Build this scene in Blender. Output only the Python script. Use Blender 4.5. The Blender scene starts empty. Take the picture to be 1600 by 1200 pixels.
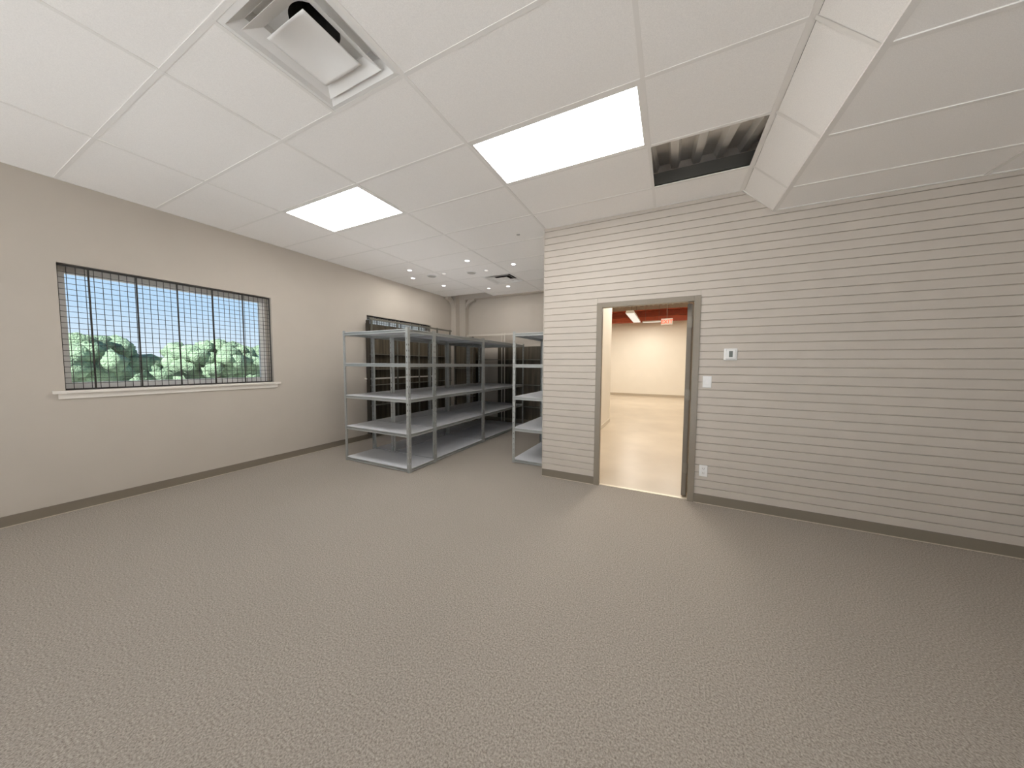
import bpy, bmesh, math, random
from mathutils import Vector, Matrix
random.seed(7)
SC = bpy.context.scene
COL = SC.collection

# ------------------------------------------------------------------ camera
CAM_Z = 1.4043
f_px, ppx, ppy = 486.88, 810.6, 596.7
cd = bpy.data.cameras.new('camera'); cam = bpy.data.objects.new('camera', cd); COL.objects.link(cam)
cd.sensor_fit = 'HORIZONTAL'; cd.sensor_width = 36.0; cd.lens = f_px / 1600 * 36
cd.shift_x = (800 - ppx) / 1600; cd.shift_y = (ppy - 600) / 1600
cd.clip_start = 0.05; cd.clip_end = 300
yaw, pitch, roll = -0.452, -0.0563, 0.0068
fw = Vector((math.sin(yaw) * math.cos(pitch), math.cos(yaw) * math.cos(pitch), math.sin(pitch)))
rt = Vector((math.cos(yaw), -math.sin(yaw), 0)); up = rt.cross(fw)
r2 = rt * math.cos(roll) + up * math.sin(roll); u2 = -rt * math.sin(roll) + up * math.cos(roll)
M = Matrix((r2, u2, -fw)).transposed().to_4x4(); M.translation = (0, 0, CAM_Z)
cam.matrix_world = M
SC.camera = cam

# ------------------------------------------------------------------ world, sun, exposure
SC.view_settings.view_transform = 'Standard'
SC.view_settings.look = 'None'
SC.view_settings.gamma = 1.0
SC.view_settings.use_curve_mapping = False
SC.view_settings.exposure = 0.0
SC.cycles.max_bounces = 14
SC.cycles.diffuse_bounces = 10
SC.cycles.use_denoising = True

W = bpy.data.worlds.new('world'); SC.world = W; W.use_nodes = True
nt = W.node_tree; nt.nodes.clear()
wo = nt.nodes.new('ShaderNodeOutputWorld'); bg = nt.nodes.new('ShaderNodeBackground')
tc = nt.nodes.new('ShaderNodeTexCoord'); sx = nt.nodes.new('ShaderNodeSeparateXYZ')
cr = nt.nodes.new('ShaderNodeValToRGB')
cr.color_ramp.elements[0].position = 0.0; cr.color_ramp.elements[0].color = (0.80, 0.88, 0.97, 1)
cr.color_ramp.elements[1].position = 0.55; cr.color_ramp.elements[1].color = (0.22, 0.42, 0.80, 1)
e = cr.color_ramp.elements.new(0.12); e.color = (0.52, 0.72, 0.95, 1)
nt.links.new(tc.outputs['Generated'], sx.inputs[0]); nt.links.new(sx.outputs['Z'], cr.inputs[0])
nt.links.new(cr.outputs[0], bg.inputs[0]); nt.links.new(bg.outputs[0], wo.inputs[0])
bg.inputs[1].default_value = 1.15

SUN_E = 20.5
sd = bpy.data.lights.new('sun', 'SUN'); so = bpy.data.objects.new('sun', sd); COL.objects.link(so)
sd.energy = SUN_E; sd.angle = math.radians(1.0); sd.color = (0.90, 0.915, 1.0)
sun_dir = Vector((-0.25, 0.85, -0.64)).normalized()     # comes in low through the added rear glazing
so.rotation_euler = sun_dir.to_track_quat('-Z', 'Y').to_euler(); so.location = (2, -12, 9)

# ------------------------------------------------------------------ helpers
def mat(name, col, rough=0.6, metal=0.0, spec=0.5, noise=None, bump=None, emit=None, coat=0.0):
    m = bpy.data.materials.new(name); m.use_nodes = True
    n = m.node_tree.nodes; l = m.node_tree.links; b = n['Principled BSDF']
    b.inputs['Base Color'].default_value = (*col, 1); b.inputs['Roughness'].default_value = rough
    b.inputs['Metallic'].default_value = metal; b.inputs['Specular IOR Level'].default_value = spec
    b.inputs['Coat Weight'].default_value = coat
    t = n.new('ShaderNodeTexCoord')
    if noise:                      # (scale, amount, detail)
        nz = n.new('ShaderNodeTexNoise'); nz.inputs['Scale'].default_value = noise[0]; nz.inputs['Detail'].default_value = noise[2]
        rp = n.new('ShaderNodeValToRGB'); a = noise[1]
        rp.color_ramp.elements[0].position = 0.3; rp.color_ramp.elements[1].position = 0.7
        rp.color_ramp.elements[0].color = (*[c * (1 - a) for c in col], 1)
        rp.color_ramp.elements[1].color = (*[min(1, c * (1 + a)) for c in col], 1)
        l.new(t.outputs['Object'], nz.inputs['Vector']); l.new(nz.outputs['Fac'], rp.inputs[0]); l.new(rp.outputs[0], b.inputs['Base Color'])
    if bump:                       # (scale, strength, distance)
        nb = n.new('ShaderNodeTexNoise'); nb.inputs['Scale'].default_value = bump[0]; nb.inputs['Detail'].default_value = 4
        bp = n.new('ShaderNodeBump'); bp.inputs['Strength'].default_value = bump[1]; bp.inputs['Distance'].default_value = bump[2]
        l.new(t.outputs['Object'], nb.inputs['Vector']); l.new(nb.outputs['Fac'], bp.inputs['Height']); l.new(bp.outputs[0], b.inputs['Normal'])
    if emit:
        b.inputs['Emission Color'].default_value = (*emit[0], 1); b.inputs['Emission Strength'].default_value = emit[1]
    return m

class MB:
    def __init__(s): s.bm = bmesh.new()
    def box(s, x0, x1, y0, y1, z0, z1):
        x0, x1 = sorted((x0, x1)); y0, y1 = sorted((y0, y1)); z0, z1 = sorted((z0, z1))
        v = [s.bm.verts.new(p) for p in ((x0,y0,z0),(x1,y0,z0),(x1,y1,z0),(x0,y1,z0),(x0,y0,z1),(x1,y0,z1),(x1,y1,z1),(x0,y1,z1))]
        for f in ((0,3,2,1),(4,5,6,7),(0,1,5,4),(1,2,6,5),(2,3,7,6),(3,0,4,7)): s.bm.faces.new([v[i] for i in f])
        return s
    def quad(s, *p):
        s.bm.faces.new([s.bm.verts.new(q) for q in p]); return s
    def prism(s, prof, a, b, axis):
        # closed outline prof extruded from a to b along the axis; prof in the two other axes (in x, y, z order)
        def P(u, w, t): return {'x': (t, u, w), 'y': (u, t, w), 'z': (u, w, t)}[axis]
        A = [s.bm.verts.new(P(u, w, a)) for u, w in prof]; B = [s.bm.verts.new(P(u, w, b)) for u, w in prof]
        n = len(prof)
        for i in range(n): s.bm.faces.new((A[i], A[(i+1) % n], B[(i+1) % n], B[i]))
        s.bm.faces.new(A[::-1]); s.bm.faces.new(B); return s
    def cyl(s, c, r, h, axis='z', n=24, r2=None, caps=True):
        r2 = r if r2 is None else r2
        def P(a, rr, t):
            u, w = rr * math.cos(a), rr * math.sin(a)
            return {'z': (c[0]+u, c[1]+w, c[2]+t), 'y': (c[0]+u, c[1]+t, c[2]+w), 'x': (c[0]+t, c[1]+u, c[2]+w)}[axis]
        A = [s.bm.verts.new(P(2*math.pi*i/n, r, 0)) for i in range(n)]; B = [s.bm.verts.new(P(2*math.pi*i/n, r2, h)) for i in range(n)]
        for i in range(n): s.bm.faces.new((A[i], A[(i+1) % n], B[(i+1) % n], B[i]))
        if caps: s.bm.faces.new(A[::-1]); s.bm.faces.new(B)
        return s
    def bar(s, p, q, r, n=8):
        p, q = Vector(p), Vector(q); d = (q - p); L = d.length; rot = d.to_track_quat('Z', 'Y').to_matrix()
        A, B = [], []
        for i in range(n):
            o = rot @ Vector((r * math.cos(2*math.pi*i/n), r * math.sin(2*math.pi*i/n), 0))
            A.append(s.bm.verts.new(p + o)); B.append(s.bm.verts.new(q + o))
        for i in range(n): s.bm.faces.new((A[i], A[(i+1) % n], B[(i+1) % n], B[i]))
        s.bm.faces.new(A[::-1]); s.bm.faces.new(B); return s
    def build(s, name, m, parent=None, bevel=0, smooth=False, loc=None):
        me = bpy.data.meshes.new(name)
        bmesh.ops.recalc_face_normals(s.bm, faces=s.bm.faces)
        s.bm.to_mesh(me); s.bm.free(); me.materials.append(m)
        if smooth:
            for p in me.polygons: p.use_smooth = True
        o = bpy.data.objects.new(name, me); COL.objects.link(o)
        if parent: o.parent = parent
        if loc: o.location = loc
        if bevel:
            b = o.modifiers.new('bevel', 'BEVEL'); b.width = bevel; b.segments = 2; b.limit_method = 'ANGLE'
        return o

def tag(o, label=None, cat=None, group=None, kind=None):
    if label: o['label'] = label
    if cat: o['category'] = cat
    if group: o['group'] = group
    if kind: o['kind'] = kind
    return o
def struct(o, label=None): return tag(o, label, kind='structure')
def empty(name, loc, label, cat, group=None, rz=0, kind=None):
    o = bpy.data.objects.new(name, None); COL.objects.link(o); o.location = loc; o.rotation_euler = (0, 0, rz)
    o.empty_display_size = 0.1
    return tag(o, label, cat, group, kind)
def copy_tree(o, parent=None):
    c = o.copy(); COL.objects.link(c)
    if parent: c.parent = parent
    for ch in [x for x in o.children]: copy_tree(ch, c)
    return c

# ------------------------------------------------------------------ materials
M_wall = mat('wall_paint', (0.53, 0.475, 0.41), 0.75, noise=(3, 0.015, 2), bump=(180, 0.05, 0.002))
M_ship = mat('shiplap_paint', (0.56, 0.50, 0.435), 0.6, noise=(6, 0.02, 2), bump=(60, 0.05, 0.002))
M_ceil = mat('ceiling_tile', (0.93, 0.90, 0.865), 0.9, spec=0.2, noise=(260, 0.05, 3), bump=(300, 0.25, 0.002))
M_tee = mat('ceiling_tee', (0.85, 0.82, 0.78), 0.5)
M_base = mat('baseboard_vinyl', (0.22, 0.185, 0.14), 0.45)
M_caulk = mat('pale_edge_strip', (0.55, 0.48, 0.38), 0.6)
M_frame = mat('door_frame_paint', (0.27, 0.23, 0.18), 0.35, noise=(8, 0.02, 2))
M_white = mat('white_plastic', (0.82, 0.81, 0.79), 0.35)
M_dwhite = mat('diffuser_enamel', (0.82, 0.80, 0.77), 0.35)
M_dark = mat('dark_void', (0.05, 0.045, 0.038), 0.8)
M_lcd = mat('grey_display', (0.12, 0.13, 0.11), 0.3)
M_sill = mat('sill_paint', (0.80, 0.75, 0.68), 0.45)
M_wframe = mat('window_frame_white', (0.80, 0.79, 0.77), 0.4)
M_grille = mat('black_grille_steel', (0.05, 0.045, 0.04), 0.5, metal=0.3)
M_steel = mat('galvanised_steel', (0.43, 0.44, 0.425), 0.36, metal=0.45, noise=(3, 0.04, 2))
M_board = mat('grey_shelf_board', (0.70, 0.71, 0.74), 0.30, noise=(5, 0.04, 3))
M_brown = mat('dark_brown_panel', (0.15, 0.115, 0.075), 0.5)
M_endp = mat('near_black_brown_panel', (0.035, 0.028, 0.020), 0.6)
M_rackst = mat('rack_steel', (0.20, 0.19, 0.16), 0.4, metal=0.5)
M_beige = mat('beige_rail', (0.62, 0.57, 0.50), 0.5)
M_deck = mat('galvanised_roof_deck', (0.80, 0.77, 0.72), 0.5, metal=0.1, noise=(4, 0.06, 3))
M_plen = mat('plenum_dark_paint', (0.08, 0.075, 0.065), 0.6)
M_roof = mat('roof_membrane', (0.4, 0.4, 0.4), 0.9)
M_hall = mat('hall_wall_paint', (0.84, 0.79, 0.70), 0.7, noise=(1.5, 0.02, 2))
M_halldeck = mat('hall_white_deck', (0.78, 0.75, 0.68), 0.5)
M_red = mat('red_primer_steel', (0.42, 0.075, 0.03), 0.45, noise=(5, 0.15, 3))
M_concbase = mat('hall_base_strip', (0.50, 0.43, 0.33), 0.6)
M_leaf = mat('door_leaf_paint', (0.20, 0.17, 0.135), 0.6)
M_hinge = mat('hinge_steel', (0.25, 0.22, 0.18), 0.45, metal=0.6)
M_sign = mat('exit_sign_white', (0.85, 0.80, 0.74), 0.4)
M_signred = mat('exit_letter_red', (0.85, 0.12, 0.05), 0.4, emit=((1.0, 0.13, 0.05), 0.8))
M_ground = mat('pale_gravel', (0.42, 0.42, 0.38), 0.9, noise=(2, 0.15, 4))
M_leafg = mat('tree_leaves', (0.17, 0.24, 0.13), 0.8, noise=(3, 0.35, 5), bump=(14, 0.8, 0.15))
M_trunk = mat('tree_bark', (0.16, 0.12, 0.08), 0.9)

def brown_grain(m):
    n = m.node_tree.nodes; l = m.node_tree.links; b = n['Principled BSDF']
    t = n.new('ShaderNodeTexCoord'); mp = n.new('ShaderNodeMapping'); mp.inputs['Scale'].default_value = (9, 9, 0.6)
    nz = n.new('ShaderNodeTexNoise'); nz.inputs['Scale'].default_value = 2.0; nz.inputs['Detail'].default_value = 5
    rp = n.new('ShaderNodeValToRGB')
    rp.color_ramp.elements[0].color = (0.045, 0.034, 0.02, 1); rp.color_ramp.elements[1].color = (0.125, 0.10, 0.066, 1)
    rp.color_ramp.elements[0].position = 0.35; rp.color_ramp.elements[1].position = 0.68
    l.new(t.outputs['Object'], mp.inputs[0]); l.new(mp.outputs[0], nz.inputs['Vector']); l.new(nz.outputs['Fac'], rp.inputs[0]); l.new(rp.outputs[0], b.inputs['Base Color'])
brown_grain(M_brown)

def carpet():
    m = bpy.data.materials.new('carpet_loop_pile'); m.use_nodes = True
    n = m.node_tree.nodes; l = m.node_tree.links; b = n['Principled BSDF']
    b.inputs['Roughness'].default_value = 0.95; b.inputs['Specular IOR Level'].default_value = 0.15
    t = n.new('ShaderNodeTexCoord')
    a = n.new('ShaderNodeTexNoise'); a.inputs['Scale'].default_value = 130; a.inputs['Detail'].default_value = 4; a.inputs['Roughness'].default_value = 0.75
    r = n.new('ShaderNodeValToRGB'); r.color_ramp.elements[0].position = 0.30; r.color_ramp.elements[1].position = 0.72
    r.color_ramp.elements[0].color = (0.155, 0.134, 0.113, 1); r.color_ramp.elements[1].color = (0.56, 0.503, 0.445, 1)
    c = n.new('ShaderNodeTexNoise'); c.inputs['Scale'].default_value = 1.3; c.inputs['Detail'].default_value = 3
    r2_ = n.new('ShaderNodeValToRGB'); r2_.color_ramp.elements[0].color = (0.93, 0.93, 0.93, 1); r2_.color_ramp.elements[1].color = (1, 1, 1, 1)
    mx = n.new('ShaderNodeMixRGB'); mx.blend_type = 'MULTIPLY'; mx.inputs[0].default_value = 1
    bp = n.new('ShaderNodeBump'); bp.inputs['Strength'].default_value = 0.5; bp.inputs['Distance'].default_value = 0.006
    l.new(t.outputs['Object'], a.inputs['Vector']); l.new(t.outputs['Object'], c.inputs['Vector'])
    l.new(a.outputs['Fac'], r.inputs[0]); l.new(c.outputs['Fac'], r2_.inputs[0])
    l.new(r.outputs[0], mx.inputs[1]); l.new(r2_.outputs[0], mx.inputs[2]); l.new(mx.outputs[0], b.inputs['Base Color'])
    l.new(a.outputs['Fac'], bp.inputs['Height']); l.new(bp.outputs[0], b.inputs['Normal'])
    return m
M_carpet = carpet()
def concrete():
    m = bpy.data.materials.new('polished_concrete'); m.use_nodes = True
    n = m.node_tree.nodes; l = m.node_tree.links; b = n['Principled BSDF']
    b.inputs['Roughness'].default_value = 0.32; b.inputs['Specular IOR Level'].default_value = 0.4
    t = n.new('ShaderNodeTexCoord'); a = n.new('ShaderNodeTexNoise'); a.inputs['Scale'].default_value = 1.1; a.inputs['Detail'].default_value = 7
    r = n.new('ShaderNodeValToRGB'); r.color_ramp.elements[0].position = 0.3; r.color_ramp.elements[1].position = 0.75
    r.color_ramp.elements[0].color = (0.50, 0.42, 0.32, 1); r.color_ramp.elements[1].color = (0.63, 0.54, 0.42, 1)
    l.new(t.outputs['Object'], a.inputs['Vector']); l.new(a.outputs['Fac'], r.inputs[0]); l.new(r.outputs[0], b.inputs['Base Color'])
    return m
M_conc = concrete()
def emis(name, col, s):
    m = bpy.data.materials.new(name); m.use_nodes = True; n = m.node_tree.nodes; n.clear()
    o = n.new('ShaderNodeOutputMaterial'); e_ = n.new('ShaderNodeEmission'); e_.inputs[0].default_value = (*col, 1); e_.inputs[1].default_value = s
    m.node_tree.links.new(e_.outputs[0], o.inputs[0]); return m
PANEL_L = 14.5
M_panel = emis('lit_panel', (1.0, 0.985, 0.96), PANEL_L)
M_dl = emis('lit_downlight', (1.0, 0.97, 0.94), 8)
M_dldim = emis('dim_downlight', (1.0, 0.93, 0.84), 1.1)
M_tube = emis('lit_tube', (1.0, 0.91, 0.78), 1.0)
def glass():
    m = bpy.data.materials.new('clear_glass'); m.use_nodes = True; n = m.node_tree.nodes; n.clear(); l = m.node_tree.links
    o = n.new('ShaderNodeOutputMaterial'); tr = n.new('ShaderNodeBsdfTransparent'); g = n.new('ShaderNodeBsdfGlossy'); g.inputs['Roughness'].default_value = 0.02
    tr.inputs[0].default_value = (0.95, 0.97, 0.97, 1)
    fr = n.new('ShaderNodeFresnel'); fr.inputs[0].default_value = 1.45; mx = n.new('ShaderNodeMixShader')
    l.new(fr.outputs[0], mx.inputs[0]); l.new(tr.outputs[0], mx.inputs[1]); l.new(g.outputs[0], mx.inputs[2]); l.new(mx.outputs[0], o.inputs[0]); return m
M_glass = glass()

# ------------------------------------------------------------------ dimensions
H = 3.0375
XL, YS, YB = -5.01, 3.62, 6.69          # left wall, shiplap wall, storage back wall
XC = -1.42                               # outer corner of the shiplap wall
XR, YR = 4.3, -5.2                       # right wall and rear wall (behind the camera)
GX0, GY0, TW, TL = -1.413, 1.387, 1.2192, 0.6096
XE = 0.553; XF, ZF = 0.797, 2.805        # fold of the dropped ceiling

# ------------------------------------------------------------------ floor and walls
struct(MB().box(XL, XR, YR, -0.9, .0, .004).build('floor_bounce', mat('pale_bounce_tile', (.78, .77, .74), .4)), 'unseen pale floor strip added to bounce sunlight upwards')  # unseen pale floor, added to bounce sunlight onto the ceiling
b = MB(); b.box(XL - .3, XR + .2, YR - .2, YS + .04, -.12, 0); b.box(XL - .3, XC + .02, YS + .04, YB + .2, -.12, 0)
struct(b.build('floor', M_carpet))
WIN = ((0.75, 2.433, 1.135, 2.30), (3.95, 5.645, 1.135, 2.285))
b = MB(); y = YR
X0 = XL - .24
for (a, c, z0, z1) in WIN:
    b.box(X0, XL, y, a, 0, 3.6); b.box(X0, XL, a, c, 0, z0); b.box(X0, XL, a, c, z1, 3.6); y = c
b.box(X0, XL, y, YB + .2, 0, 3.6)
struct(b.build('wall_left', M_wall))
struct(MB().box(XL, XC, YB, YB + .16, 0, 3.6).build('wall_back', M_wall))
struct(MB().box(XC, XC + .10, YS + .14, 7.9, 0, 4.1).build('wall_partition', M_hall))
# unseen rear wall; glazing and pale paint added to bring in bounce light
b = MB(); ops = ((-4.8, -1.9), (-1.7, 1.1), (1.3, 4.1)); x = XL
for a, c in ops:
    b.box(x, a, YR - .2, YR, 0, 3.9); b.box(a, c, YR - .2, YR, 2.92, 3.9); b.box(a, c, YR - .2, YR, 0, .12); x = c
b.box(x, XR, YR - .2, YR, 0, 3.9)
struct(b.build('wall_rear', M_hall))
for i, (a, c) in enumerate(ops):
    w_ = MB()
    for (p, q) in ((a, a + .05), (c - .05, c), ((a + c) / 2 - .025, (a + c) / 2 + .025)): w_.box(p, q, YR - .12, YR - .06, .12, 2.92)
    w_.box(a, c, YR - .12, YR - .06, .12, .18); w_.box(a, c, YR - .12, YR - .06, 2.86, 2.92)
    o = struct(w_.build('window_%d' % (i + 3), M_wframe))  # unseen glazing, added to let the sun in behind the camera
    struct(MB().box(a + .05, c - .05, YR - .092, YR - .086, .18, 2.86).build('glass', M_glass, o))
struct(MB().box(XR, XR + .2, YR, YS + .2, 0, 3.9).build('wall_right', M_wall))

# shiplap wall: separate boards with real gaps over a core, door opening cut out
DX0, DX1, DZ = -0.712, 0.198, 2.05
FX0, FX1, FZ = DX0 - .060, DX1 + .058, DZ + .054
core = MB()
core.box(XC, DX0 - .04, YS + .012, YS + .14, 0, 3.9); core.box(DX1 + .04, XR, YS + .012, YS + .14, 0, 3.9); core.box(DX0 - .04, DX1 + .04, YS + .012, YS + .14, DZ + .04, 3.9)
wf = struct(core.build('wall_front', M_ship))
b = MB(); pitch_s = 0.0767; z = 0.013
while z < H:
    z1 = min(z + pitch_s - .0045, 3.07)
    z0 = max(z, 0.0)
    prof = [(YS + .0125, z0), (YS + .0125, z1), (YS + .003, z1), (YS, z1 - .003), (YS, z0 + .003), (YS + .003, z0)]
    spans = [(XC, FX0 + .004), (FX1 - .004, XR)] if z0 < FZ - .01 else [(XC, XR)]
    for a, c in spans: b.prism(prof, a, c, 'x')
    z += pitch_s
struct(b.build('shiplap_boards', M_ship, wf))
struct(MB().box(XC - .004, XC + .006, YS - .004, YS + .145, 0, H + .02).build('corner_bead', M_wall, wf))

# baseboards
def base(name, segs, caulk=True):
    b = MB()
    for (x0, x1, y0, y1) in segs:
        b.box(x0, x1, y0, y1, 0.004, .094)
    o = struct(b.build(name, M_base, bevel=.002))
    b = MB()
    for (x0, x1, y0, y1, dx, dy) in caulk: b.box(x0 + min(dx, 0), x1 + max(dx, 0), y0 + min(dy, 0), y1 + max(dy, 0), 0.0, .006)
    struct(b.build('edge_strip', M_caulk, o))
base('baseboard_left', [(XL, XL + .009, YR, YB)], [(XL, XL + .009, YR, YB, .006, 0)])
base('baseboard_front', [(XC, FX0, YS - .009, YS), (FX1, XR, YS - .009, YS)], [(XC, FX0, YS - .009, YS, 0, -.006), (FX1, XR, YS - .009, YS, 0, -.006)])
base('baseboard_back', [(XL + .34, XC, YB - .009, YB)], [(XL + .34, XC, YB - .009, YB, 0, -.006)])
base('baseboard_right', [(XR - .009, XR, YR, YS - .01)], [(XR - .009, XR, YR, YS - .01, -.006, 0)])

# ------------------------------------------------------------------ ceiling
def col_x(i): return GX0 + i * TW
def row_y(j): return GY0 + j * TL
HOLES = [('light', 0, 1), ('light', -2, 1)]
light_cells = [(i, j) for _, i, j in HOLES]
half = {(-1, -1): 'right', (-2, 6): 'right'}       # 2x2 diffusers fill half a cell
tiles = MB(); tees = MB()
ZT = H + .0025
def tile(x0, x1, y0, y1):
    if x1 - x0 > .03 and y1 - y0 > .03: tiles.box(x0 + .008, x1 - .008, y0 + .008, y1 - .008, ZT, ZT + .015)
def tee(x0, x1, y0, y1):
    if x1 > x0 and y1 > y0: tees.box(x0, x1, y0, y1, H - (.0006 if x1 - x0 < .06 else 0), H + .007)
missing = (1, 2)
for i in range(-3, 2):
    x0, x1 = col_x(i), col_x(i + 1)
    cx0, cx1 = max(x0, XL), min(x1, XE)
    if cx1 - cx0 < .02: continue
    for j in range(-11, 10):
        y0, y1 = row_y(j), row_y(j + 1)
        ylim = 6.15 if i <= -3 else (YB if i <= -1 else YS)
        cy0, cy1 = max(y0, YR), min(y1, ylim)
        if cy1 - cy0 < .02: continue
        if (i, j) in light_cells or (i, j) == missing: continue
        if (i, j) in half:
            tile(cx0, x0 + TW / 2, cy0, cy1); tee(x0 + TW / 2 - .012, x0 + TW / 2 + .012, cy0, cy1); continue
        tile(cx0, cx1, cy0, cy1)
ceil = struct(tiles.build('ceiling', M_ceil))
for j in range(-11, 9):          # cross lines
    y = row_y(j)
    if y < YR: continue
    for a, c, lim in ((XL, col_x(-2), 6.15), (col_x(-2), XC, YB), (XC, XE, YS)):
        if y < lim: tee(a, c, y - .012, y + .012)
for i in range(-2, 2):
    x = col_x(i)
    if i < 0: tee(x - .012, x + .012, YR, YB)
    elif i == 0: tee(x - .012, x + .012, YR, YS); tee(XC - .022, XC - .004, YS, YB)
    else: tee(x - .012, x + .012, YR, YS)
tee(XL, XL + .02, YR, 6.15); tee(XL, col_x(-2) + .01, 6.13, 6.15)
tee(col_x(-2) - .012, XC, YB - .02, YB); tee(XC, XE, YS - .02, YS); tee(XE - .02, XE + .0155, YR, YS)
struct(tees.build('trim_1', M_tee), 'white suspended ceiling grid')
# edge upstand of the ceiling round the open corner of the storage area
struct(MB().box(XL, col_x(-2) + .002, 6.15, 6.154, H, H + .04).box(col_x(-2) - .012, col_x(-2) - .008, 6.15, YB, H, H + .04).build('trim_2', M_tee))
# sloped drop and lower flat part on the right
sl = MB(); n_sl = Vector((ZF - H, 0, -(XF - XE))).normalized()
def slope_pt(t, y, d=0): return (XE + .008 + (XF - XE - .008) * t + n_sl.x * -d, y, H + (ZF - H) * t - n_sl.z * d)
low = MB(); lt = MB()
for j in range(-11, 4):
    y0, y1 = max(row_y(j), YR) + .011, min(row_y(j + 1), YS) - .011
    if y1 - y0 < .03: continue
    a = [slope_pt(.03, y0), slope_pt(.97, y0), slope_pt(.97, y1), slope_pt(.03, y1)]
    c = [slope_pt(.03, y0, .015), slope_pt(.97, y0, .015), slope_pt(.97, y1, .015), slope_pt(.03, y1, .015)]
    va = [sl.bm.verts.new(p) for p in a]; vc = [sl.bm.verts.new(p) for p in c]
    sl.bm.faces.new(va); sl.bm.faces.new(vc[::-1])
    for k in range(4): sl.bm.faces.new((va[k], vc[k], vc[(k+1) % 4], va[(k+1) % 4]))
    x = XF + .012
    while x < XR:
        x1 = min(x + TW, XR); low.box(x + .01, x1 - .01, y0, y1, ZF + .006, ZF + .02); x += TW
    if j > -11:
        y = row_y(j)
        p = [slope_pt(0, y - .012, -.002), slope_pt(1, y - .012, -.002), slope_pt(1, y + .012, -.002), slope_pt(0, y + .012, -.002)]
        lt.quad(*p); lt.quad(*[(q[0], q[1], q[2] + .006) for q in p])
        lt.box(XF, XR, y - .012, y + .012, ZF, ZF + .007)
for k in range(3): lt.box(XF + .012 + k * TW - .012, XF + .012 + k * TW + .012, YR, YS, ZF - .0005, ZF + .007)
lt.box(XF - .01, XF + .012, YR, YS, ZF - .002, ZF + .010); lt.box(XF, XR, YS - .02, YS, ZF, ZF + .007)
lt.prism([(XE, H), (XF, ZF), (XF + .004, ZF + .006), (XE + .004, H + .006)], YS - .016, YS, 'y')
struct(sl.build('ceiling_slope', M_ceil)); struct(low.build('ceiling_low', M_ceil))
struct(lt.build('trim_3', M_tee))

# space above the ceiling: corrugated deck, rafter, roof
def deck(name, x0, x1, y0, y1, z, slope, m, pitch_=.152, depth=.045, along='y'):
    b = MB(); x = x0; prof = []
    while x < x1:
        prof += [(x, 0), (x + .055, 0), (x + .075, depth), (x + pitch_ - .02, depth)]
        x += pitch_
    for k in range(len(prof) - 1):
        (xa, za), (xb, zb) = prof[k], prof[k + 1]
        P = lambda X, Y, Z: (X, Y, z + Z + slope * (Y - y0))
        b.quad(P(xa, y0, za), P(xb, y0, zb), P(xb, y1, zb), P(xa, y1, za))
    o = b.build(name, m); s_ = o.modifiers.new('t', 'SOLIDIFY'); s_.thickness = .002
    return struct(o)
deck('roof_deck', -.62, XE + .55, 2.63, 3.615, 3.064, .33, M_deck, pitch_=.19, depth=.06)
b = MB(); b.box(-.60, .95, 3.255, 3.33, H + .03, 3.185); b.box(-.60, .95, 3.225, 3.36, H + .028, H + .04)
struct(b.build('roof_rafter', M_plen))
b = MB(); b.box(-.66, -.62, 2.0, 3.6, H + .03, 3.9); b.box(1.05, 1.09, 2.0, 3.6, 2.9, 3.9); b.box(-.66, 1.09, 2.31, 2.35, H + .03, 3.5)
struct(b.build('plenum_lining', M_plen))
struct(MB().box(XL - .24, XR + .2, YR - .2, YB + .2, 3.92, 4.05).build('roof', M_roof))
# beam over the storage back wall, seen in the open corner
struct(MB().box(XL, XC, YB - .16, YB, H - .02, 3.35).build('trim_4', M_wall))
struct(MB().box(XL, col_x(-2) + .3, 6.0, YB, 3.55, 3.6).build('trim_5', M_wall))

# corner column with its two curved brackets
colm = struct(MB().box(XL, XL + .14, YB - .30, YB, 0, 3.55).box(XL + .14, XL + .32, YB - .14, YB, 0, 3.55).build('column', M_wall, bevel=.004), 'painted corner column with bracket arms')
tag(colm, cat='column')
def arc_bracket(p0, d, name):
    b = MB(); n = 10; pts = []
    for k in range(n + 1):
        t = k / n * math.pi / 2
        pts.append((.27 * (1 - math.cos(t)), .27 * math.sin(t)))
    for k in range(n):
        (a0, c0), (a1, c1) = pts[k], pts[k + 1]
        w_ = .09; th = .10
        q = []
        for (a, c) in ((a0, c0), (a1, c1), (a1 + .0, c1 + th), (a0 - .0, c0 + th)): q.append((a, c))
        vs = []
        for s_ in (-w_ / 2, w_ / 2):
            for (a, c) in q:
                X = p0[0] + d[0] * a - d[1] * s_; Y = p0[1] + d[1] * a + d[0] * s_
                vs.append(b.bm.verts.new((X, Y, p0[2] + c)))
        for f in ((0, 1, 2, 3), (7, 6, 5, 4), (0, 4, 5, 1), (1, 5, 6, 2), (2, 6, 7, 3), (3, 7, 4, 0)): b.bm.faces.new([vs[i] for i in f])
    return struct(b.build(name, M_wall, colm))
arc_bracket((XL + .30, YB - .08, 2.70), (1, 0), 'bracket')
arc_bracket((XL + .07, YB - .29, 2.70), (0, -1), 'bracket')

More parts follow.
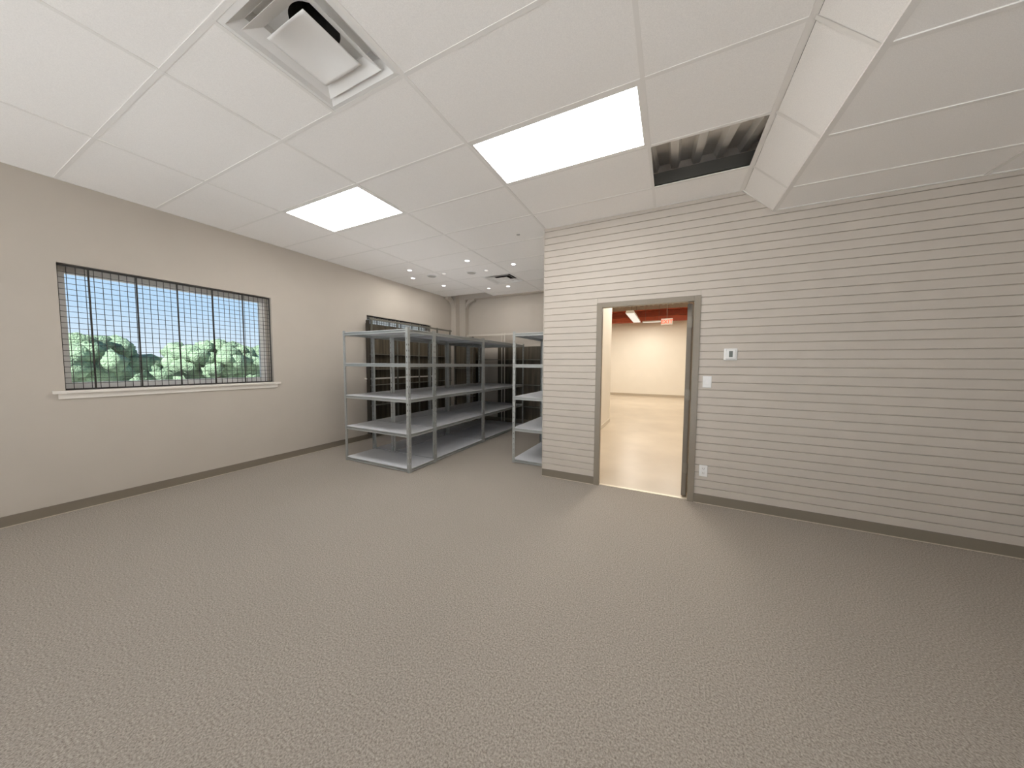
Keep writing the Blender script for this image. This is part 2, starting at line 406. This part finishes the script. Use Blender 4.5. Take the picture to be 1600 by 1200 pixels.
# ------------------------------------------------------------------ windows in the left wall
def window(n, y0, y1, z0, z1):
    b = MB(); xg = XL - .19; fw_ = .065
    b.box(xg - .03, xg + .02, y0, y0 + fw_, z0, z1); b.box(xg - .03, xg + .02, y1 - fw_, y1, z0, z1)
    b.box(xg - .03, xg + .02, y0 + fw_, y1 - fw_, z0, z0 + fw_); b.box(xg - .03, xg + .02, y0 + fw_, y1 - fw_, z1 - fw_, z1)
    o = struct(b.build('window_%d' % n, M_wframe, bevel=.003))
    struct(MB().box(xg - .008, xg - .002, y0 + fw_, y1 - fw_, z0 + fw_, z1 - fw_).build('glass', M_glass, o))
    s_ = MB(); s_.prism([(XL - .16, z0 - .03), (XL + .035, z0 - .03), (XL + .041, z0 - .024), (XL + .041, z0 - .006), (XL + .035, z0), (XL - .16, z0)], y0 + .001, y1 - .001, 'y')
    s_.box(XL + .0005, XL + .038, y0 - .07, y0 + .001, z0 - .028, z0 - .002); s_.box(XL + .0005, XL + .038, y1 - .001, y1 + .07, z0 - .028, z0 - .002)
    struct(s_.build('window_sill', M_sill, o))
    struct(MB().box(XL, XL + .014, y0 - .04, y1 + .04, z0 - .078, z0 - .03).build('apron', M_sill, o, bevel=.002))
    return o
for k, w_ in enumerate(WIN): window(k + 1, *w_)

bl = MB().box(XL - .150, XL - .148, WIN[1][0] + .01, WIN[1][1] - .01, WIN[1][3] - .42, WIN[1][3] - .005).build('blind', mat('tmp', (1, 1, 1)), bpy.data.objects['window_2'])
m_ = bpy.data.materials.new('translucent_blind'); m_.use_nodes = True; n_ = m_.node_tree.nodes; n_.clear()
o_ = n_.new('ShaderNodeOutputMaterial'); t_ = n_.new('ShaderNodeBsdfTranslucent'); t_.inputs[0].default_value = (.97, .97, .97, 1); d_ = n_.new('ShaderNodeBsdfDiffuse'); d_.inputs[0].default_value = (.9, .9, .9, 1)
x_ = n_.new('ShaderNodeMixShader'); x_.inputs[0].default_value = .25; m_.node_tree.links.new(t_.outputs[0], x_.inputs[1]); m_.node_tree.links.new(d_.outputs[0], x_.inputs[2]); m_.node_tree.links.new(x_.outputs[0], o_.inputs[0])
bl.data.materials.clear(); bl.data.materials.append(m_); struct(bl, 'white roller blind')

def grille(y0, y1, z0, z1, label, thick):
    xg = XL - .045
    t = empty('security_grille', (xg, (y0 + y1) / 2, z0), label, 'grille', 'security grilles over the windows')
    cy = (y0 + y1) / 2
    b = MB(); w2 = (y1 - y0) / 2 - .004; hh = z1 - z0 - .004
    for s_ in (-1, 1): b.box(-.006, .006, s_ * w2 - .006, s_ * w2 + .006, .002, hh)
    b.box(-.005, .005, -w2 + .006, w2 - .006, .002, .014); b.box(-.008, .008, -w2 + .006, w2 - .006, hh - .016, hh)
    b.build('frame', M_grille, t)
    b = MB(); p = .0515
    k = -w2 + p
    while k < w2 - .01: b.box(-.002, .002, k - .0021, k + .0021, .01, hh - .01); k += p
    k = .01 + p
    while k < hh - .02: b.box(.002, .006, -w2, w2, k - .0021, k + .0021); k += p
    b.build('wire_mesh', M_grille, t)
    for ty in thick: MB().box(-.010, -.002, ty - cy - .006, ty - cy + .006, .01, hh - .01).build('bar', M_grille, t)
    return t
grille(*WIN[0], 'black wire mesh grille over the window with blue sky, left of the shelves', (2.13, 1.83, 1.53, 1.23, .93))
grille(*WIN[1], 'black wire mesh grille over the window mostly hidden behind the shelving', (4.21, 4.50, 4.80, 5.11, 5.40))

# ------------------------------------------------------------------ door frame, door leaf
fr = MB(); yA, yB = YS - .012, YS + .16
fr.box(FX0, DX0, yA, YS + .003, 0, FZ); fr.box(DX1, FX1, yA, YS + .003, 0, FZ); fr.box(DX0, DX1, yA, YS + .003, DZ, FZ)
fr.box(DX0 - .038, DX0, YS, YS + .055, 0, DZ + .038); fr.box(DX1, DX1 + .038, YS, YS + .055, 0, DZ + .038); fr.box(DX0, DX1, YS, YS + .055, DZ, DZ + .038)
door = struct(fr.build('door_1', M_frame, bevel=.002), 'grey-brown metal door frame')
LX1 = DX1 - .013
lf = struct(MB().box(-.044, 0, .003, .905, .012, DZ - .006).build('door_leaf', M_leaf, door, bevel=.002))
lf.location = (LX1, YS + .085, 0); lf.rotation_euler = (0, 0, math.radians(-9))
for hz in (.26, 1.04, 1.80):
    h_ = MB(); h_.box(-.040, -.002, .0008, .0036, hz, hz + .11); h_.cyl((.006, .002, hz), .006, .11)
    for dz in (.02, .055, .09): h_.cyl((-.026, -.001, hz + dz), .004, .002, axis='y', n=10)
    struct(h_.build('hinge', M_hinge, lf))
hd = MB(); hd.cyl((-.056, .845, 1.0), .026, .012, axis='x'); hd.cyl((-.10, .845, 1.0), .009, .05, axis='x'); hd.box(-.104, -.088, .72, .86, .99, 1.01)
struct(hd.build('door_handle', M_hinge, lf))
struct(MB().box(DX0 + .001, DX1 - .001, YS + .02, YS + .06, 0.0, .006).build('threshold', mat('threshold_metal', (.75, .68, .55), .35, metal=.3), door))

# ------------------------------------------------------------------ hall beyond the door
HX0, HX1, HY0, HY1, HZ = -9.0, 7.0, YS + .14, 15.25, 4.05
b = MB(); b.box(XC, HX1, 3.72, 7.9, -.12, -.002); b.box(HX0, HX1, 7.9, HY1 + .2, -.12, -.002)
b.box(XC + .02, HX1, YS + .04, 3.72, -.12, -.002)
struct(b.build('floor_hall', M_conc))
struct(MB().box(HX0, HX1, HY1, HY1 + .15, 0, HZ + .2).build('wall_hall_back', M_hall))
struct(MB().box(HX0, XC, 7.8, 7.9, 0, HZ + .2).build('wall_hall_return', M_hall))
struct(MB().box(HX0 - .15, HX0, 7.9, HY1, 0, HZ + .2).build('wall_hall_left', M_hall))
struct(MB().box(HX1, HX1 + .15, HY0, HY1, 0, HZ + .2).build('wall_hall_right', M_hall))
struct(MB().box(XR, HX1, YS + .02, HY0, 0, HZ + .2).build('wall_hall_front', M_hall))
struct(MB().box(HX0, HX1, HY1 - .012, HY1, 0, .10).build('baseboard_hall_back', M_concbase))
struct(MB().box(XC + .10, XC + .11, YS + .16, 7.9, 0, .09).build('baseboard_hall_partition', mat('hall_base_pale', (.72, .66, .55), .6)))
deck('ceiling_hall', HX0, HX1, 3.78, HY1, HZ, 0, M_halldeck, pitch_=.20, depth=.05)
struct(MB().box(HX0 - .1, HX1 + .1, 3.76, HY1 + .2, HZ + .08, HZ + .2).build('roof_hall', M_roof))
def beam(y, z0, z1, fl, label, tf=.03):
    b = MB(); b.box(HX0 + .02, HX1 - .02, y - .012, y + .012, z0, z1)
    b.box(HX0 + .02, HX1 - .02, y - fl / 2, y + fl / 2, z0, z0 + tf); b.box(HX0 + .02, HX1 - .02, y - fl / 2, y + fl / 2, z1 - tf, z1)
    return tag(b.build('steel_beam', M_red), label, 'beam', 'red steel beams across the hall')
beam(14.9, 3.52, 3.81, .36, 'upper red steel beam with dark web high across the lit hall', .04)
b = MB(); b.box(HX0 + .02, HX1 - .02, 14.66, 14.70, 3.28, 3.50); b.box(HX0 + .02, HX1 - .02, 14.70, 14.85, 3.47, 3.50); b.box(HX0 + .02, HX1 - .02, 14.70, 14.85, 3.28, 3.31)
tag(b.build('steel_beam', M_red), 'lower orange-red steel channel above the cream wall of the hall', 'beam', 'red steel beams across the hall')

def strip_light(c, L, wid, rz, label, slim=False):
    t = empty('strip_light', c, label, 'light', 'strip lights hanging in the hall', rz)
    h = .05 if slim else .09
    b = MB(); b.prism([(-wid / 2, 0), (wid / 2, 0), (wid / 2 - .03, h), (-wid / 2 + .03, h)], -L / 2, L / 2, 'y')
    b.build('housing', M_white, t)
    MB().box(-wid / 2 + .02, wid / 2 - .02, -L / 2 + .02, L / 2 - .02, -.012, -.001).build('diffuser', M_tube, t)
    for s_ in (-1, 1):
        MB().bar((0, s_ * L * .35, h - .002), (0, s_ * L * .35, HZ - c[2] - .001), .004).build('hanger', M_hinge, t)
    return t
strip_light((-1.33, 12.9, 3.22), 2.6, .30, 0, 'white strip light hanging lengthwise below the red beams in the hall')
strip_light((-.75, 14.35, 3.22), .75, .16, math.pi / 2, 'slim lit tube fixture lying crosswise beside the exit sign', True)
strip_light((.15, 11.6, 3.55), .9, .30, 0, 'white strip light nearest the upper right of the door opening')

t = empty('exit_sign', (-.14, 10.6, 2.64), 'red-lettered exit sign hanging below the red beams in the hall', 'sign')
MB().box(-.16, .16, -.02, .02, 0, .19).build('housing', M_sign, t, bevel=.006)
MB().bar((0, 0, .19), (0, 0, HZ - 2.62), .006).build('hanger', M_hinge, t)
cu = bpy.data.curves.new('letters', 'FONT'); cu.body = 'EXIT'; cu.size = .155; cu.extrude = .002; cu.align_x = 'CENTER'; cu.space_character = 1.05; cu.offset = .003
to = bpy.data.objects.new('tmp', cu); COL.objects.link(to)
dg = bpy.context.evaluated_depsgraph_get(); me = bpy.data.meshes.new_from_object(to.evaluated_get(dg)); COL.objects.unlink(to); bpy.data.objects.remove(to)
me.materials.clear(); me.materials.append(M_signred)
lo = bpy.data.objects.new('letters', me); COL.objects.link(lo); lo.parent = t; lo.location = (0, -.0225, .04); lo.rotation_euler = (math.pi / 2, 0, 0)

def area(name, loc, sx_, sy_, power, col, rot=(0, 0, 0), spread=180):
    d = bpy.data.lights.new(name, 'AREA'); d.shape = 'RECTANGLE'; d.size = sx_; d.size_y = sy_; d.energy = power; d.color = col; d.spread = math.radians(spread)
    o = bpy.data.objects.new(name, d); COL.objects.link(o); o.location = loc; o.rotation_euler = rot; return o
WARM = (1.0, 0.935, 0.84)
HALL = 52
area('hall_wall_lamp', (-.75, 14.0, 3.20), .7, .12, 16, WARM)
for (x, y, z_) in ((-1.33, 12.9, 3.20), (.15, 11.6, 3.53), (-4.2, 12.5, 3.6), (3.4, 12.5, 3.6), (-.6, 8.2, 3.7), (-.4, 5.4, 3.7), (3.4, 7.0, 3.7)):  # apart from the strip-light spots, unseen fill lamps added to brighten the hall
    area('hall_strip_and_fill', (x, y, z_), .3, 1.6, HALL, WARM)

# ------------------------------------------------------------------ ceiling lights
def troffer(i, j, label):
    x0, y0 = col_x(i), row_y(j)
    t = empty('ceiling_light', (x0 + TW / 2, y0 + TL / 2, H), label, 'ceiling light', 'flat lit panels in the ceiling')
    a, c = TW / 2 - .012, TL / 2 - .012; d = .022
    b = MB(); b.box(-a, a, -c, -c + d, .001, .03); b.box(-a, a, c - d, c, .001, .03); b.box(-a, -a + d, -c + d, c - d, .001, .03); b.box(a - d, a, -c + d, c - d, .001, .03)
    b.build('frame', M_tee, t)
    MB().box(-a + d, a - d, -c + d, c - d, .004, .012).build('diffuser', M_panel, t)
    return t
troffer(0, 1, 'large lit white rectangular ceiling panel beside the missing tile, the nearer one')
troffer(-2, 1, 'smaller-looking lit white rectangular ceiling panel above the left wall, the farther one')

def diffuser():
    t = empty('air_diffuser', (0, 0, H), 'large square white ceiling air diffuser with stepped louvres at the top left', 'air vent')
    def ring(ro, zo, ri, zi, th=.0025):
        b = MB()
        def sq(r_, z_): return [(-r_, -r_, z_), (r_, -r_, z_), (r_, r_, z_), (-r_, r_, z_)]
        A, B_ = sq(ro, zo), sq(ri, zi); C_, D_ = sq(ro, zo + th), sq(ri, zi + th)
        vA, vB, vC, vD = [[b.bm.verts.new(p) for p in L] for L in (A, B_, C_, D_)]
        for k in range(4):
            n_ = (k + 1) % 4
            b.bm.faces.new((vA[k], vA[n_], vB[n_], vB[k])); b.bm.faces.new((vC[k], vD[k], vD[n_], vC[n_]))
            b.bm.faces.new((vA[k], vC[k], vC[n_], vA[n_])); b.bm.faces.new((vB[k], vB[n_], vD[n_], vD[k]))
        return b
    a = TL / 2 - .013
    ring(a, .001, .268, -.001).build('flange', M_dwhite, t)
    ring(.268, .0, .215, .052).build('outer_cone', M_dwhite, t)
    ring(.222, -.006, .158, .036).build('middle_louvre', M_dwhite, t)
    b = MB()      # inner plate: shallow dished square with a turned-up rim
    r = .150; N = 20
    g = [[None] * (N + 1) for _ in range(N + 1)]
    for p in range(N + 1):
        for q in range(N + 1):
            u, w_ = p / N * 2 - 1, q / N * 2 - 1
            g[p][q] = b.bm.verts.new((u * r, w_ * r, -.012 + .030 * (1 - u * u) * (1 - w_ * w_)))
    for p in range(N):
        for q in range(N): b.bm.faces.new((g[p][q], g[p + 1][q], g[p + 1][q + 1], g[p][q + 1]))
    o = b.build('centre_plate', M_dwhite, t, smooth=True); s_ = o.modifiers.new('t', 'SOLIDIFY'); s_.thickness = .002; s_.offset = -1
    b = MB(); rr = .215; zt = .115
    b.box(-rr, rr, -rr, -rr + .003, .052, zt); b.box(-rr, rr, rr - .003, rr, .052, zt); b.box(-rr, -rr + .003, -rr, rr, .052, zt); b.box(rr - .003, rr, -rr, rr, .052, zt)
    n = 32
    ring_in = [(.115 * math.cos(2 * math.pi * k / n), .115 * math.sin(2 * math.pi * k / n)) for k in range(n)]
    def sqp(a_):
        m_ = max(abs(math.cos(a_)), abs(math.sin(a_))); return (rr * math.cos(a_) / m_, rr * math.sin(a_) / m_)
    for k in range(n):
        a0, a1 = 2 * math.pi * k / n, 2 * math.pi * (k + 1) / n
        p0, p1 = sqp(a0), sqp(a1); i0, i1 = ring_in[k], ring_in[(k + 1) % n]
        b.quad((*p0, zt), (*p1, zt), (*i1, zt), (*i0, zt))
    b.build('plenum_box', M_dwhite, t)
    b = MB(); b.cyl((0, 0, zt), .115, .25, caps=False); b.cyl((0, 0, zt + .25), .115, .002); b.build('duct_neck', M_dark, t)
    return t
d1 = diffuser(); d1.location = (col_x(-1) + TW * .75, row_y(-1) + TL / 2, H)
d1['group'] = 'square ceiling air diffusers'
d2 = copy_tree(d1); d2.location = (col_x(-2) + TW * .75, row_y(6) + TL / 2, H)
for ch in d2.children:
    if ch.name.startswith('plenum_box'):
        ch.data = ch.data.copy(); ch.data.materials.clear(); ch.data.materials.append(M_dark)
d2['label'] = 'small-looking square ceiling vent with dark slots among the downlights over the storage area'

def downlight(x, y, lab, m, power):
    t = empty('downlight', (x, y, H + .0022), lab, 'downlight', 'small round downlights over the storage area')
    b = MB(); n = 24
    for k in range(n):
        a0, a1 = 2 * math.pi * k / n, 2 * math.pi * (k + 1) / n
        P = lambda a, r_, z_: (r_ * math.cos(a), r_ * math.sin(a), z_)
        b.quad(P(a0, .050, 0), P(a1, .050, 0), P(a1, .048, -.005), P(a0, .048, -.005)); b.quad(P(a0, .048, -.005), P(a1, .048, -.005), P(a1, .036, -.004), P(a0, .036, -.004))
        b.quad(P(a0, .036, -.004), P(a1, .036, -.004), P(a1, .036, 0), P(a0, .036, 0))
    b.build('trim_ring', M_white, t)
    MB().cyl((0, 0, -.003), .0355, .0015).build('lens', m, t)
    if power:
        d = bpy.data.lights.new('lamp', 'AREA'); d.shape = 'DISK'; d.size = .08; d.energy = power; d.color = (1, .97, .93)
        o = bpy.data.objects.new('lamp', d); COL.objects.link(o); o.parent = t; o.location = (0, 0, -.010)
    return t
DLP = 3.8
for x, y, lab in ((-2.95, 4.17, 'bright round downlight nearest the camera in the storage ceiling, left of the vent'),
                  (-2.36, 4.63, 'bright round downlight closest to the shiplap corner'),
                  (-4.32, 5.27, 'bright round downlight near the far left wall, deepest on the left'),
                  (-3.12, 5.88, 'bright round downlight just behind the ceiling vent, at its right'),
                  (-4.17, 4.17, 'upper of the two small downlights nearest the left wall'),
                  (-4.49, 4.57, 'lower of the two small downlights nearest the left wall')):
    downlight(x, y, lab, M_dl, DLP)
downlight(-3.58, 5.86, 'softly lit round downlight behind the vent, at the open ceiling corner', emis('soft_downlight', (1, .95, .88), 2.5), 1.4)
downlight(-2.95, 4.74, 'dim round downlight just in front of the ceiling vent', M_dldim, 0)
downlight(-3.75, 4.58, 'dim round downlight between the two round ceiling speakers', M_dldim, 0)
M_spk = mat('speaker_grey', (.52, .50, .47), .7)
for x, y, lab in ((-3.26, 4.74, 'round grey ceiling speaker left of the vent'), (-4.06, 4.61, 'small round grey ceiling speaker nearer the left wall')):
    t = empty('ceiling_speaker', (x, y, H + .0022), lab, 'speaker', 'round grey ceiling speakers')
    MB().cyl((0, 0, -.008), .085, .008, r2=.09).build('rim', M_white, t)
    MB().cyl((0, 0, -.011), .072, .003).build('cover', M_spk, t)
# small sprinkler cap on the tile near the shiplap corner
tag(MB().cyl((-1.78, 3.62, H - .002), .022, .008).build('sprinkler_cap', M_spk, smooth=False), 'tiny round cap on the ceiling tile left of the shiplap corner', 'sprinkler cap')

# ------------------------------------------------------------------ things on the shiplap wall
t = empty('thermostat', (.519, YS, 1.457), 'square white wall thermostat with a dark display right of the door', 'thermostat')
MB().box(-.055, .055, -.012, 0, 0, .114).build('backplate', M_white, t, bevel=.004)
MB().box(-.040, .040, -.028, -.012, .012, .102).build('cover', M_white, t, bevel=.005)
MB().box(-.015, .015, -.0295, -.027, .030, .088).build('display', M_lcd, t)
for s_ in (.03, .05, .07): MB().box(.024, .034, -.0295, -.027, s_, s_ + .008).build('button', M_dwhite, t)
t = empty('light_switch', (.334, YS, 1.184), 'white light switch plate beside the door frame, below the thermostat', 'switch')
MB().box(-.038, .038, -.006, 0, 0, .116).build('plate', M_white, t, bevel=.003)
MB().prism([(-.006, .026), (-.0085, .027), (-.012, .090), (-.006, .090)], -.017, .017, 'x').build('rocker', M_white, t)
t = empty('wall_outlet', (.332, YS, .280), 'white double power outlet low on the wall right of the door', 'outlet')
MB().box(-.037, .037, -.006, 0, 0, .116).build('plate', M_white, t, bevel=.003)
for zc in (.034, .080):
    o = MB().box(-.017, .017, -.0085, -.005, zc - .015, zc + .015).build('socket', M_dwhite, t, bevel=.002)
    s_ = MB(); s_.box(-.008, -.006, -.0092, -.0084, zc - .003, zc + .008); s_.box(.006, .008, -.0092, -.0084, zc - .003, zc + .008); s_.cyl((0, -.0092, zc - .009), .0025, .001, axis='y', n=10)
    s_.build('slots', M_dark, o)

# ------------------------------------------------------------------ steel shelving
LEV = (.050, .500, .947, 1.403, 1.838); PH = 1.862
def post_mesh(name, sxn, syn):
    """L-shaped slotted upright; its corner at the origin, flanges running towards sxn*x and syn*y."""
    b = MB(); wd = .040; th = .0018; cols = [0, .015, .025, wd]; pit = .0762; z = 0; zs = [0, .03]
    while zs[-1] + pit < PH - .01: zs += [zs[-1] + .024, zs[-1] + pit]
    zs.append(PH)
    # zs alternates hole rows after the first row
    for face in (0, 1):
        for ci in range(3):
            for ri in range(len(zs) - 1):
                hole = ci == 1 and ri % 2 == 1 and ri < len(zs) - 2
                if hole: continue
                a0, a1, z0, z1 = cols[ci], cols[ci + 1], zs[ri], zs[ri + 1]
                for o_ in (0, th):
                    if face == 0: b.quad((sxn * a0, syn * o_, z0), (sxn * a1, syn * o_, z0), (sxn * a1, syn * o_, z1), (sxn * a0, syn * o_, z1))
                    else: b.quad((sxn * o_, syn * a0, z0), (sxn * o_, syn * a1, z0), (sxn * o_, syn * a1, z1), (sxn * o_, syn * a0, z1))
    for z0 in (0, PH): b.quad((0, 0, z0), (sxn * wd, 0, z0), (sxn * wd, syn * th, z0), (0, syn * th, z0)); b.quad((0, 0, z0), (0, syn * wd, z0), (sxn * th, syn * wd, z0), (sxn * th, 0, z0))
    me = bpy.data.meshes.new(name); bmesh.ops.remove_doubles(b.bm, verts=b.bm.verts, dist=1e-5); b.bm.to_mesh(me); b.bm.free(); me.materials.append(M_steel)
    return me
POST = {(sx_, sy_): post_mesh('post', sx_, sy_) for sx_ in (1, -1) for sy_ in (1, -1)}
def beam_mesh(L, out):
    """rolled beam profile: top lip, dark groove, lower band; outer face towards out (-1/+1) in y, length along x"""
    b = MB(); o = out
    b.prism([(o * 0, 0), (o * 0, -.011), (-o * .017, -.012), (-o * .017, -.0215), (o * .001, -.0225), (o * .001, -.042), (-o * .004, -.044), (-o * .020, -.044), (-o * .020, 0)], 0, L, 'x')
    return b
def shelf_unit(x0, x1, y0, y1, label, cat='shelving unit'):
    w_, d_ = x1 - x0, y1 - y0
    t = empty('shelving_unit', (x0, y0, 0), label, cat, 'grey metal shelving units')
    for (px_, py_, k) in ((0, 0, (1, 1)), (w_, 0, (-1, 1)), (0, d_, (1, -1)), (w_, d_, (-1, -1))):
        o = bpy.data.objects.new('post', POST[k]); COL.objects.link(o); o.parent = t; o.location = (px_, py_, 0)
    bf = bb = bl = br_ = bd = None
    for z in LEV:
        if bf is None:
            bf = beam_mesh(w_ - .006, -1).build('beam', M_steel, t); bb = beam_mesh(w_ - .006, 1).build('beam', M_steel, t)
            bl = beam_mesh(d_ - .006, 1).build('beam', M_steel, t); br_ = beam_mesh(d_ - .006, -1).build('beam', M_steel, t)
            bd = MB().box(.005, w_ - .005, .005, d_ - .005, -.006, .002).build('shelf_board', M_board, t)
            L = (bf, bb, bl, br_, bd)
        else:
            L = tuple(o.copy() for o in (bf, bb, bl, br_, bd))
            for o in L: COL.objects.link(o)
        L[0].location = (.003, .003, z); L[1].location = (.003, d_ - .003, z)
        L[2].location = (.003, .003, z); L[2].rotation_euler = (0, 0, math.pi / 2)
        L[3].location = (w_ - .003, .003, z); L[3].rotation_euler = (0, 0, math.pi / 2)
        L[4].location = (0, 0, z)
    return t
UA = shelf_unit(-4.205, -2.965, 2.917, 3.415, 'grey metal shelving unit across the near end of the long run, facing the camera')
UB = shelf_unit(-3.80, -2.985, 3.425, 4.715, 'grey metal shelving unit beside the aisle, second from the near end of the long run')
UC = shelf_unit(-3.80, -2.995, 4.725, 5.985, 'grey metal shelving unit beside the aisle, third from the near end')
UD = shelf_unit(-4.205, -2.995, 5.995, 6.43, 'grey metal shelving unit across the far end of the long run by the back wall')
UE = shelf_unit(-4.235, -3.81, 3.425, 4.715, 'narrow grey shelving unit on the window side of the long run, nearer one')
UF = shelf_unit(-4.235, -3.81, 4.725, 5.985, 'narrow grey shelving unit on the window side of the long run, farther one')
UG = shelf_unit(-2.0, -1.47, 3.92, 5.00, 'grey metal shelving unit partly hidden by the shiplap wall corner, nearer one')
UH = shelf_unit(-2.0, -1.47, 5.01, 6.20, 'grey metal shelving unit behind the one at the shiplap corner')

# dark brown panelled racks along the walls of the storage area
def wall_rack(L, dep, top, label, posts, shelves, rail=M_rackst, gaps=(), ptop=None):
    """runs along local +x, back at local y=0, front at y=-dep"""
    t = empty('storage_rack', (0, 0, 0), label, 'storage rack', 'tall brown-panelled racks against the walls')
    x = 0; seg = .42
    while x < L - .05:
        x1 = min(x + seg, L)
        if not any(a < (x + x1) / 2 < c for a, c in gaps):
            MB().box(x + .003, x1 - .003, -.020, -.006, .10, ptop or top - .095).build('back_panel', M_brown, t)
        x = x1
    MB().box(0, L, -dep, -dep + .018, top - .036, top).build('top_rail', rail, t)
    for z in shelves: MB().box(.005, L - .005, -dep + .006, -.022, z - .014, z).build('shelf', M_rackst, t)
    for p in posts: MB().box(p, p + .022, -dep - .002, -dep + .020, 0, top + .008).build('post', rail, t)
    MB().box(0, .014, -dep + .02, -.02, .10, (ptop or top) - .04).build('end_panel', M_endp, t)
    return t
r1 = wall_rack(2.33, .125, 2.225, 'tall brown-panelled rack against the left wall in front of the second window', (0.03, .62, 1.21, 1.80, 2.26), (.63, 1.005, 1.30, 1.58))
r1.rotation_euler = (0, 0, math.pi / 2); r1.location = (XL + .014, 3.90, 0)
# local x -> +y, local y(-) -> +x
r2_ = wall_rack(3.15, .13, 2.135, 'tall brown-panelled rack standing against the back wall behind the shelving', (0.02, 1.00, 1.075, 2.04, 3.11), (.42, .93, 1.52), rail=M_beige, gaps=((.42, .84),), ptop=1.82)
r2_.location = (XL + .36, YB - .012, 0)

r3 = wall_rack(.60, .11, 2.05, 'short brown-panelled rack in front of the corner column', (.02, .56), (.63, 1.30))
r3.location = (XL + .16, 6.375, 0)

# ------------------------------------------------------------------ outside
struct(MB().box(-80, XL - .3, -60, 80, -.35, -.2).box(XL - .3, 40, -60, YR - .2, -.35, -.2).build('ground', M_ground))
def tree(x, y, h, r, lab):
    t = empty('tree', (x, y, -.2), lab, 'tree', 'trees beyond the window')
    MB().cyl((0, 0, 0), .14, h * .5, r2=.08, n=10).build('trunk', M_trunk, t)
    b = MB()
    for k in range(150):
        a = random.uniform(0, 6.28); el = random.uniform(-.9, 1.0); q = random.uniform(.55, .88)
        c = Vector((r * q * math.cos(a) * math.sqrt(1 - el * el), r * q * math.sin(a) * math.sqrt(1 - el * el), h * .56 + h * .36 * q * el))
        s_ = random.uniform(.26, .46)
        m_ = bmesh.ops.create_icosphere(b.bm, subdivisions=2, radius=s_, matrix=Matrix.Translation(c))
        for v in m_['verts']:
            d = v.co - c
            v.co = c + d * (1 + random.uniform(-.3, .3))
    b.build('foliage', M_leafg, t, smooth=True)
    return t
for (x, y, h, r, lab) in ((-22, 3.6, 2.75, 2.0, 'pale green bushy tree outside, right of centre in the mesh window'),
                          (-23.5, 8.6, 2.95, 2.1, 'pale green bushy tree outside, furthest right in the mesh window'),
                          (-22.5, -1.4, 2.8, 2.0, 'pale green bushy tree outside, in the middle of the mesh window'),
                          (-23, -6.4, 3.0, 2.1, 'pale green bushy tree outside, furthest left in the mesh window'),
                          (-24, 13.8, 3.4, 2.1, 'pale green bushy tree outside beyond the right window jamb')):
    tree(x, y, h, r, lab)

b = MB(); random.seed(3)
for k in range(420):
    c = Vector((-29 + random.uniform(-.5, .5), random.uniform(-16, 24), random.uniform(-.1, 2.25)))
    m_ = bmesh.ops.create_icosphere(b.bm, subdivisions=2, radius=random.uniform(.45, .75), matrix=Matrix.Translation(c))
    for v in m_['verts']: v.co = c + (v.co - c) * (1 + random.uniform(-.25, .25))
tag(b.build('hedge', M_leafg, smooth=True), 'long pale green hedge outside behind the trees', 'hedge')
